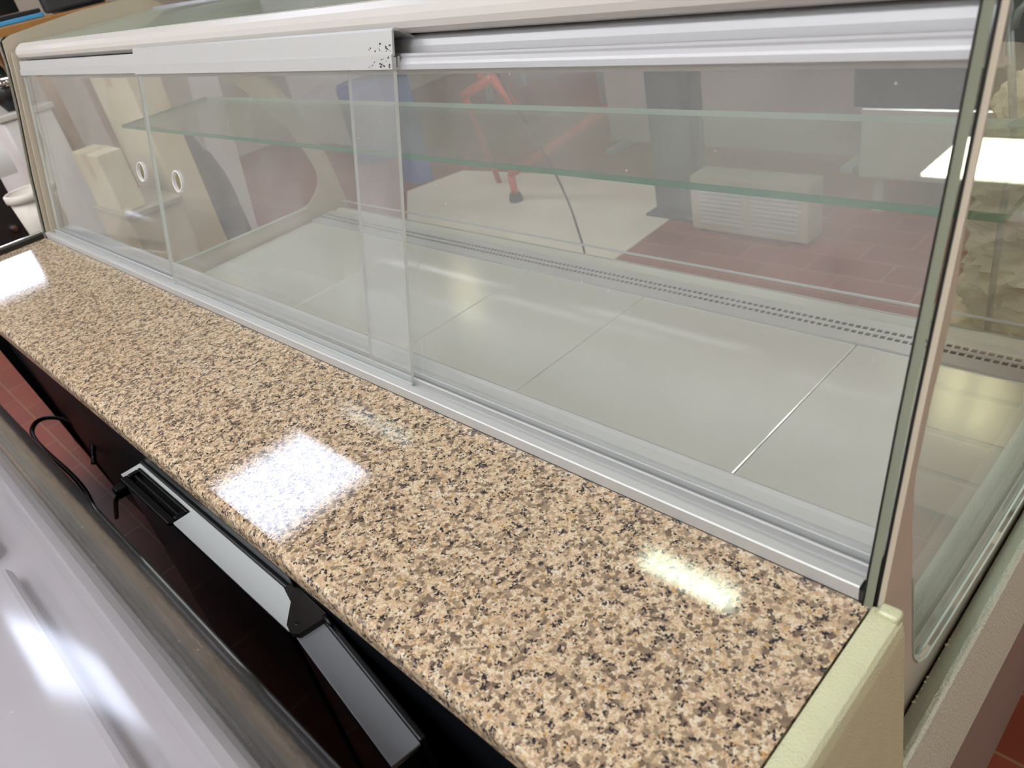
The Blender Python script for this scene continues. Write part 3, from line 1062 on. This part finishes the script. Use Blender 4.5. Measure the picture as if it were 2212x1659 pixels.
# dark post board
pb = thing('dark_display_stand', 'tall dark grey stand with a narrow darker post, left of the heater', 'stand', (-1.86, 2.42, FZ))
obj('stand_panel', add_box(bmn(), (-2.0, 2.40, FZ + 0.02), (-1.74, 2.44, 0.3), 0.004), M['charcoal'], pb)
obj('stand_post', add_box(bmn(), (-1.80, 2.36, FZ + 0.02), (-1.755, 2.398, 0.3), 0.006), M['black'], pb)
obj('stand_base', add_box(bmn(), (-2.02, 2.34, FZ), (-1.72, 2.56, FZ + 0.018), 0.004), M['charcoal'], pb)

# steel cabinet with dark top
sb = thing('steel_service_bench', 'stainless service bench with a charcoal upper band right of the heater', 'bench', (-0.65, 2.9, FZ))
obj('bench_body', add_box(bmn(), (-1.16, 2.62, FZ + 0.16), (0.7, 3.2, -0.46), 0.01), M['steel'], sb)
obj('upper_band', add_box(bmn(), (-1.18, 2.60, -0.455), (0.72, 3.22, 0.0), 0.006), M['charcoal'], sb)
for x in (-1.1, 0.6):
    for y in (2.7, 3.1):
        obj('leg', add_box(bmn(), (x - 0.02, y - 0.02, FZ), (x + 0.02, y + 0.02, FZ + 0.158), 0.003), M['steel'], sb)

# pale partition behind
pt = thing('pale_partition', 'pale mauve grey partition board standing behind the dark stand', 'partition', (-2.1, 3.2, FZ))
obj('partition_board', add_box(bmn(), (-2.9, 3.2, FZ + 0.03), (-1.3, 3.24, 0.2), 0.004), pbr('mauve_grey', '#a99a98', 0.5), pt)
for x in (-2.8, -1.4):
    obj('partition_foot', add_box(bmn(), (x - 0.03, 3.05, FZ), (x + 0.03, 3.4, FZ + 0.029), 0.004), M['alu_dull'], pt)

# orange trolley frame
ot = thing('orange_trolley', 'orange tubular trolley frame with a long sloping arm beyond the glass', 'trolley', (-2.7, 2.4, FZ))
y = 2.3
A = lambda px, py, yy=2.3: tuple(hit(px, py, 1, yy))
for nm, pa in (('sloping_arm', [A(1310, 238), A(1104, 376)]), ('upright', [A(1063, 168), A(1110, 225)]), ('upright', [A(1063, 168), A(1003, 205)]), ('upright', [A(1040, 168), A(1016, 120)])):
    obj(nm, add_tube(bmn(), pa, 0.022, 12), M['orange'], ot, smooth=True)
bm = bmn()
b0 = Vector(A(1104, 376)); b1 = Vector(A(1003, 205))
add_tube(bm, [b0, Vector((b0.x, b0.y, FZ + 0.0505))], 0.02, 12)
add_tube(bm, [b1, Vector((b1.x - 0.1, b1.y + 0.2, FZ + 0.001))], 0.016, 12)
obj('frame_leg', bm, M['orange'], ot, smooth=True)
obj('rubber_foot', add_lathe(bmn(), [(0, 0), (0.035, 0), (0.038, 0.02), (0.03, 0.05), (0, 0.05)], (b0.x, b0.y, FZ), 20), M['black'], ot)

# blue bin
bl = thing('blue_crate', 'tall blue plastic bin beyond the glass, left of the orange trolley', 'bin', (-3.75, 2.5, FZ))
bm = bmn()
add_prism(bm, [(-3.90, 2.35), (-3.72, 2.33), (-3.70, 2.44), (-3.88, 2.46)], FZ, -0.24, 0.012, axis='z')
obj('bin_body', bm, M['blue'], bl)
obj('bin_rim', add_box(bmn(), (-3.92, 2.31, -0.24), (-3.68, 2.48, -0.215), 0.008), M['blue'], bl)
bb = thing('blue_drum', 'short dark blue drum on the red floor near the left end window', 'drum', (-4.4, 1.9, FZ))
obj('drum_body', add_lathe(bmn(), [(0, 0), (0.17, 0), (0.18, 0.02), (0.185, 0.25), (0.18, 0.5), (0.17, 0.52), (0, 0.52)], (-4.6, 2.7, FZ), 32), M['blue'], bb, smooth=True)

# cream cartons and things seen through the left end window
for lo, hi, lab, m_, rz in (((-3.05, 0.585, FZ), (-2.76, 0.70, 0.28), 'tall cream carton standing outside the far end window', 'cream', 0.08),
                            ((-2.93, 0.375, -0.1695), (-2.68, 0.46, 0.03), 'small cream carton on the low grey beige cupboard outside the far end window', 'cream', 0.0)):
    t = thing('carton', lab, 'carton', ((lo[0] + hi[0]) / 2, (lo[1] + hi[1]) / 2, FZ))
    Rz = Matrix.Rotation(rz, 3, 'Z')
    b = add_box(bmn(), lo, hi, 0.004)
    bmesh.ops.rotate(b, verts=b.verts, cent=t.location, matrix=Rz)
    obj('carton_body', b, M[m_], t)
    b = add_box(bmn(), ((lo[0] + hi[0]) / 2 - 0.025, lo[1] - 0.001, hi[2] - 0.09), ((lo[0] + hi[0]) / 2 + 0.025, hi[1] + 0.001, hi[2] + 0.001), 0.0)
    bmesh.ops.rotate(b, verts=b.verts, cent=t.location, matrix=Rz)
    obj('packing_tape', b, M['board'], t)
cb_ = thing('low_cupboard', 'low grey beige cupboard just outside the far end window', 'cupboard', (-2.8, 0.36, FZ))
obj('cupboard_body', add_box(bmn(), (-2.965, 0.37, FZ), (-2.64, 0.56, -0.192), 0.004), M['board'], cb_)
obj('cupboard_top', add_box(bmn(), (-2.975, 0.365, -0.1915), (-2.63, 0.57, -0.17), 0.004), pbr('grey_beige', '#a79c88', 0.5), cb_)
# sack put in as a stand-in for a dark leg-like shape
SY = hit(432, 400, 0, -3.25).y
from mathutils import noise as mn
bm = bmn()
bmesh.ops.create_icosphere(bm, subdivisions=4, radius=1.0)
for v in bm.verts:
    n = mn.noise(v.co * 1.8) * 0.16 + mn.noise(v.co * 4) * 0.07
    c = v.co * (1 + n)
    v.co = Vector((c.x * 0.12, c.y * 0.13, max(-0.9, c.z) * 0.44)) + Vector((-3.25, SY, FZ + 0.40))
obj('stand_in_sack', bm, M['dark_cloth'], label='tall dark grey sack, stand-in for a dark leg-like shape outside the far end window', cat='sack', smooth=True, base=(-3.25, SY, FZ))
lb = thing('leaning_board', 'narrow pale board leaning behind the dark grey sack', 'board', (-3.3, 1.2, FZ))
obj('board', add_box(bmn(), (-3.64, SY + 0.24, FZ + 0.005), (-3.62, SY + 0.38, 0.25), 0.003, rot=Matrix.Rotation(-0.12, 3, 'X')), M['white'], lb)

# cable hanging on the customer side
cb = [tuple(hit(x, y, 1, 1.15)) for x, y in ((1068, 150), (1110, 225), (1160, 300), (1205, 385), (1230, 440), (1250, 500), (1262, 540))]
e = Vector(cb[-1])
cb = [(cb[0][0] - 0.05, cb[0][1], cb[0][2] + 0.3)] + cb + [(e.x + 0.02, e.y + 0.02, FZ + 0.05), (e.x + 0.08, e.y + 0.1, FZ + 0.006), (e.x + 0.4, e.y + 0.3, FZ + 0.006)]
obj('hanging_cable', add_tube(bmn(), chaikin(cb, 3, False), 0.0032, 8), M['black'], label='thin black cable hanging down in front of the cardboard sheet', cat='cable', smooth=True, base=(e.x, e.y, FZ))

# ---- right: crate, board, wrapped parcel, tube
cr_ = thing('wooden_crate', 'pale wooden crate beside the glass front at the right edge', 'crate', (-0.1, 1.25, FZ))
zt = -0.42
bm = bmn()
bm.free()
for k in range(4):
    for ys_ in (1.06, 1.50):
        obj('slat', add_box(bmn(), (-0.34, ys_, FZ + 0.02 + k * 0.115), (0.5, ys_ + 0.02, FZ + 0.12 + k * 0.115), 0.003), M['board'], cr_)
for x in (-0.32, 0.48):
    for y in (1.09, 1.49):
        obj('corner_post', add_box(bmn(), (x - 0.02, y - 0.01, FZ), (x + 0.02, y + 0.01, zt - 0.02), 0.002), M['board'], cr_)
obj('lid_board', add_box(bmn(), (-0.36, 1.04, zt - 0.019), (0.52, 1.54, zt), 0.006), M['board'], cr_)
bm = bmn()
bmesh.ops.create_cube(bm, size=2.0)
bmesh.ops.subdivide_edges(bm, edges=bm.edges[:], cuts=44, use_grid_fill=True)
for v in bm.verts:
    c = v.co.copy()
    c = c / (abs(c.x) ** 8 + abs(c.y) ** 8 + abs(c.z) ** 8) ** (1 / 8)
    q_ = Vector((c.x * 1.6, c.y, c.z * 1.2))
    n = (abs(mn.noise(q_ * 2.0)) * 0.5 + abs(mn.noise(q_ * 4.5 + Vector((3, 1, 7)))) * 0.35 + abs(mn.noise(q_ * 10)) * 0.15)
    k = 1 - 0.30 * n
    v.co = Vector((0.08 + c.x * 0.40 * k, 1.29 + c.y * 0.21 * k, zt + 0.002 + 0.26 * (max(c.z * k, -0.86) + 0.86)))
obj('wrapped_parcel', bm, M['paper'], label='bulky parcel wrapped in crumpled beige paper on the wooden crate', cat='parcel', smooth=False, base=(0.08, 1.3, zt))
tb = thing('grey_tube_stand', 'grey tubular stand leaning in front of the paper parcel', 'stand', (-0.25, 1.02, FZ))
ta = hit(2178, -30, 1, 1.03); tb_ = hit(2190, 282, 1, 1.03)
obj('tube', add_tube(bmn(), [ta, tb_, (tb_.x + 0.01, tb_.y, FZ + 0.02)], 0.006, 14), M['grey_pipe'], tb, smooth=True)
obj('tube_branch', add_tube(bmn(), [hit(2190, 60, 1, 1.03), hit(2200, 25, 1, 1.03), hit(2235, -10, 1, 1.03)], 0.006, 12), M['grey_pipe'], tb, smooth=True)
obj('tube_foot', add_lathe(bmn(), [(0, 0), (0.08, 0), (0.08, 0.01), (0.02, 0.02), (0, 0.02)], (tb_.x + 0.01, tb_.y, FZ), 24), M['grey_pipe'], tb)

# ---- top left: table with things on it
tx0, tx1 = -3.58, -3.10
zt2 = hit(50, 48, 0, tx1).z
zb2 = hit(50, 74, 0, tx1).z
ty0 = hit(0, 60, 0, tx1).y - 0.12
tbn = thing('wooden_table', 'high brown wooden table beyond the far left end of the counter', 'table', (-3.34, 0.6, FZ))
obj('table_top', add_box(bmn(), (tx0, ty0, zb2), (tx1, 0.78, zt2), 0.004), M['wood'], tbn)
for x in (tx0 + 0.04, tx1 - 0.05):
    obj('leg', add_box(bmn(), (x - 0.02, 0.44, FZ), (x + 0.02, 0.48, zb2 - 0.001), 0.003), M['wood'], tbn)
    obj('leg', add_box(bmn(), (x - 0.02, 0.70, FZ), (x + 0.02, 0.74, zb2 - 0.001), 0.003), M['wood'], tbn)
yl0, yl1 = hit(0, 30, 0, -3.16).y - 0.12, hit(94, 18, 0, -3.16).y - 0.012
lt = thing('laptop', 'black laptop with a light blue front edge on the wooden table', 'laptop', (-3.25, (yl0 + yl1) / 2, zt2))
obj('laptop_base', add_box(bmn(), (-3.40, yl0, zt2 + 0.016), (-3.16, yl1, zt2 + 0.030), 0.003), M['steel_dark'], lt)
obj('base_edge', add_box(bmn(), (-3.405, yl0 - 0.004, zt2 + 0.001), (-3.155, yl1 + 0.004, zt2 + 0.0155), 0.003), M['cyan'], lt)
obj('screen', add_box(bmn(), (-3.42, yl0, zt2 + 0.031), (-3.405, yl1, zt2 + 0.22), 0.003), M['black'], lt)
ym = hit(108, 40, 0, -3.13).y
mo = thing('monitor', 'large black monitor seen from behind on the wooden table', 'monitor', (-3.2, ym + 0.2, zt2))
obj('monitor_back', add_box(bmn(), (-3.17, ym, zt2 + 0.006), (-3.12, ym + 0.30, zt2 + 0.40), 0.01), M['charcoal'], mo)
obj('monitor_stand', add_box(bmn(), (-3.25, ym + 0.05, zt2), (-3.11, ym + 0.2, zt2 + 0.0058), 0.0), M['black'], mo)
# white cabinet with things standing on it, left of the end glass
cxx = -3.0
zc = hit(30, 243, 0, cxx).z
yc0 = hit(2, 262, 0, cxx).y
wc = thing('white_cabinet', 'white box cabinet left of the far end glass, below the wooden table', 'cabinet', (-3.3, 0.2, FZ))
obj('cabinet_side', add_box(bmn(), (-3.52, yc0, FZ + 0.28), (cxx, 0.40, zc - 0.021), 0.008), M['white'], wc)
obj('cabinet_top', add_box(bmn(), (-3.535, yc0 - 0.012, zc - 0.02), (cxx + 0.012, 0.41, zc), 0.004), M['cream_plastic'], wc)
for x in (-3.49, cxx - 0.03):
    for y_ in (yc0 + 0.03, 0.36):
        obj('leg', add_box(bmn(), (x - 0.02, y_ - 0.02, FZ), (x + 0.02, y_ + 0.02, FZ + 0.279), 0.002), M['black'], wc)
jx = -3.07
jp = hit(32, 232, 0, jx)
jg = thing('metal_jug', 'polished metal jug with a black body on the white cabinet', 'jug', (jx, jp.y, zc))
obj('jug_body', add_lathe(bmn(), [(0, 0), (0.026, 0), (0.042, 0.03), (0.048, 0.07), (0.042, 0.078), (0, 0.078)], (jx, jp.y, zc), 28), M['black'], jg, smooth=True)
obj('jug_rim', add_lathe(bmn(), [(0.044, 0.0785), (0.050, 0.088), (0.040, 0.104), (0.0, 0.108)], (jx, jp.y, zc), 28), M['chrome'], jg, smooth=True)
sp_ = hit(14, 200, 0, -3.3)
sh = thing('bottle', 'tall silver and dark green bottle near the chrome edge of the far end glass', 'bottle', (-3.3, sp_.y, zc))
obj('bottle_body', add_lathe(bmn(), [(0, 0), (0.03, 0), (0.034, 0.08), (0.03, 0.12), (0.018, 0.14), (0, 0.14)], (-3.3, sp_.y, zc), 24), pbr('dark_green_glass', '#26332c', 0.15), sh, smooth=True)
obj('bottle_cap', add_lathe(bmn(), [(0.024, 0.1405), (0.024, 0.175), (0.0, 0.18)], (-3.3, sp_.y, zc), 24), M['chrome'], sh, smooth=True)
# tub
tub = thing('plastic_tub', 'open whitish plastic tub beside the far left corner of the counter', 'tub', (-2.55, 0.12, -0.45))
rc = hit(90, 402, 0, -2.42)
cx, cy = -2.42, rc.y - 0.035
TZ = rc.z - 0.21
obj('tub_body', add_lathe(bmn(), [(0, 0), (0.048, 0), (0.064, 0.21), (0.061, 0.21), (0.045, 0.006), (0, 0.006)], (cx, cy, TZ), 36), M['ware'], tub, smooth=True)
obj('tub_rim', add_lathe(bmn(), [(0.064, 0.19), (0.070, 0.193), (0.070, 0.212), (0.065, 0.215), (0.061, 0.212), (0.0635, 0.19)], (cx, cy, TZ), 36), M['ware'], tub, smooth=True)
st = thing('dark_chest', 'dark brown wooden chest under the plastic tub at the far left', 'chest', (-2.5, 0.1, FZ))
dw = pbr('dark_wood', '#1e1613', 0.6)
obj('chest_body', add_box(bmn(), (-2.86, -0.10, FZ), (-2.20, 0.17, TZ - 0.022), 0.004), dw, st)
obj('chest_lid', add_box(bmn(), (-2.87, -0.105, TZ - 0.0215), (-2.19, 0.175, TZ - 0.001), 0.004), dw, st)

dcb = thing('dark_cupboard', 'dark brown cupboard behind the white cabinet at the far left', 'cupboard', (-4.5, 0.35, FZ))
obj('cupboard_body', add_box(bmn(), (-4.75, 0.10, FZ), (-4.25, 0.58, -0.06), 0.004), dw, dcb)
obj('cupboard_top', add_box(bmn(), (-4.76, 0.09, -0.0595), (-4.24, 0.59, -0.035), 0.004), dw, dcb)
obj('cupboard_knob', add_lathe(bmn(), [(0, 0), (0.012, 0), (0.02, 0.018), (0.016, 0.028), (0, 0.03)], (-4.2495, 0.3, -0.4), 20, axis=(1, 0, 0)), M['chrome'], dcb)

bm = bmn()
for yy, (za, zb_) in ((0, (-0.10, 0.17)),):
    pr = [(cxx + 0.008 + 0.010 * math.sin(k / 8 * 3.1), hit(10, 300, 0, cxx).z - (hit(10, 300, 0, cxx).z - hit(20, 378, 0, cxx).z) * k / 8) for k in range(9)]
    add_prism(bm, pr + [(p[0] + 0.0012, p[1]) for p in reversed(pr)], hit(0, 340, 0, cxx).y - 0.08, hit(27, 350, 0, cxx).y, axis='y')
obj('paper_sheet', bm, M['white'], label='white paper sheet hanging on the side of the white cabinet', cat='paper', base=(cxx + 0.01, 0.08, -0.1))

# ---- things under the top glass view, on the customer side
wr = thing('white_display_fridge', 'white upright fridge far behind on the customer side', 'fridge', (-5.2, 3.0, FZ))
obj('fridge_body', add_box(bmn(), (-5.6, 2.7, FZ + 0.05), (-4.9, 3.3, 0.9), 0.01), M['white'], wr)
obj('fridge_plinth', add_box(bmn(), (-5.58, 2.74, FZ), (-4.92, 3.28, FZ + 0.049), 0.0), M['black'], wr)
ys = thing('shelf_rack', 'pale shelf rack with grey uprights on the customer side', 'rack', (-4.2, 4.2, FZ))
for x in (-4.8, -3.6):
    for y_ in (4.0, 4.4):
        obj('upright', add_box(bmn(), (x - 0.02, y_ - 0.02, FZ), (x + 0.02, y_ + 0.02, 0.8), 0.002), M['grey_pipe'], ys)
for z in (-0.5, 0.0, 0.5):
    obj('shelf_board', add_box(bmn(), (-4.78, 4.02, z), (-3.62, 4.38, z + 0.03), 0.003), M['cream'], ys)
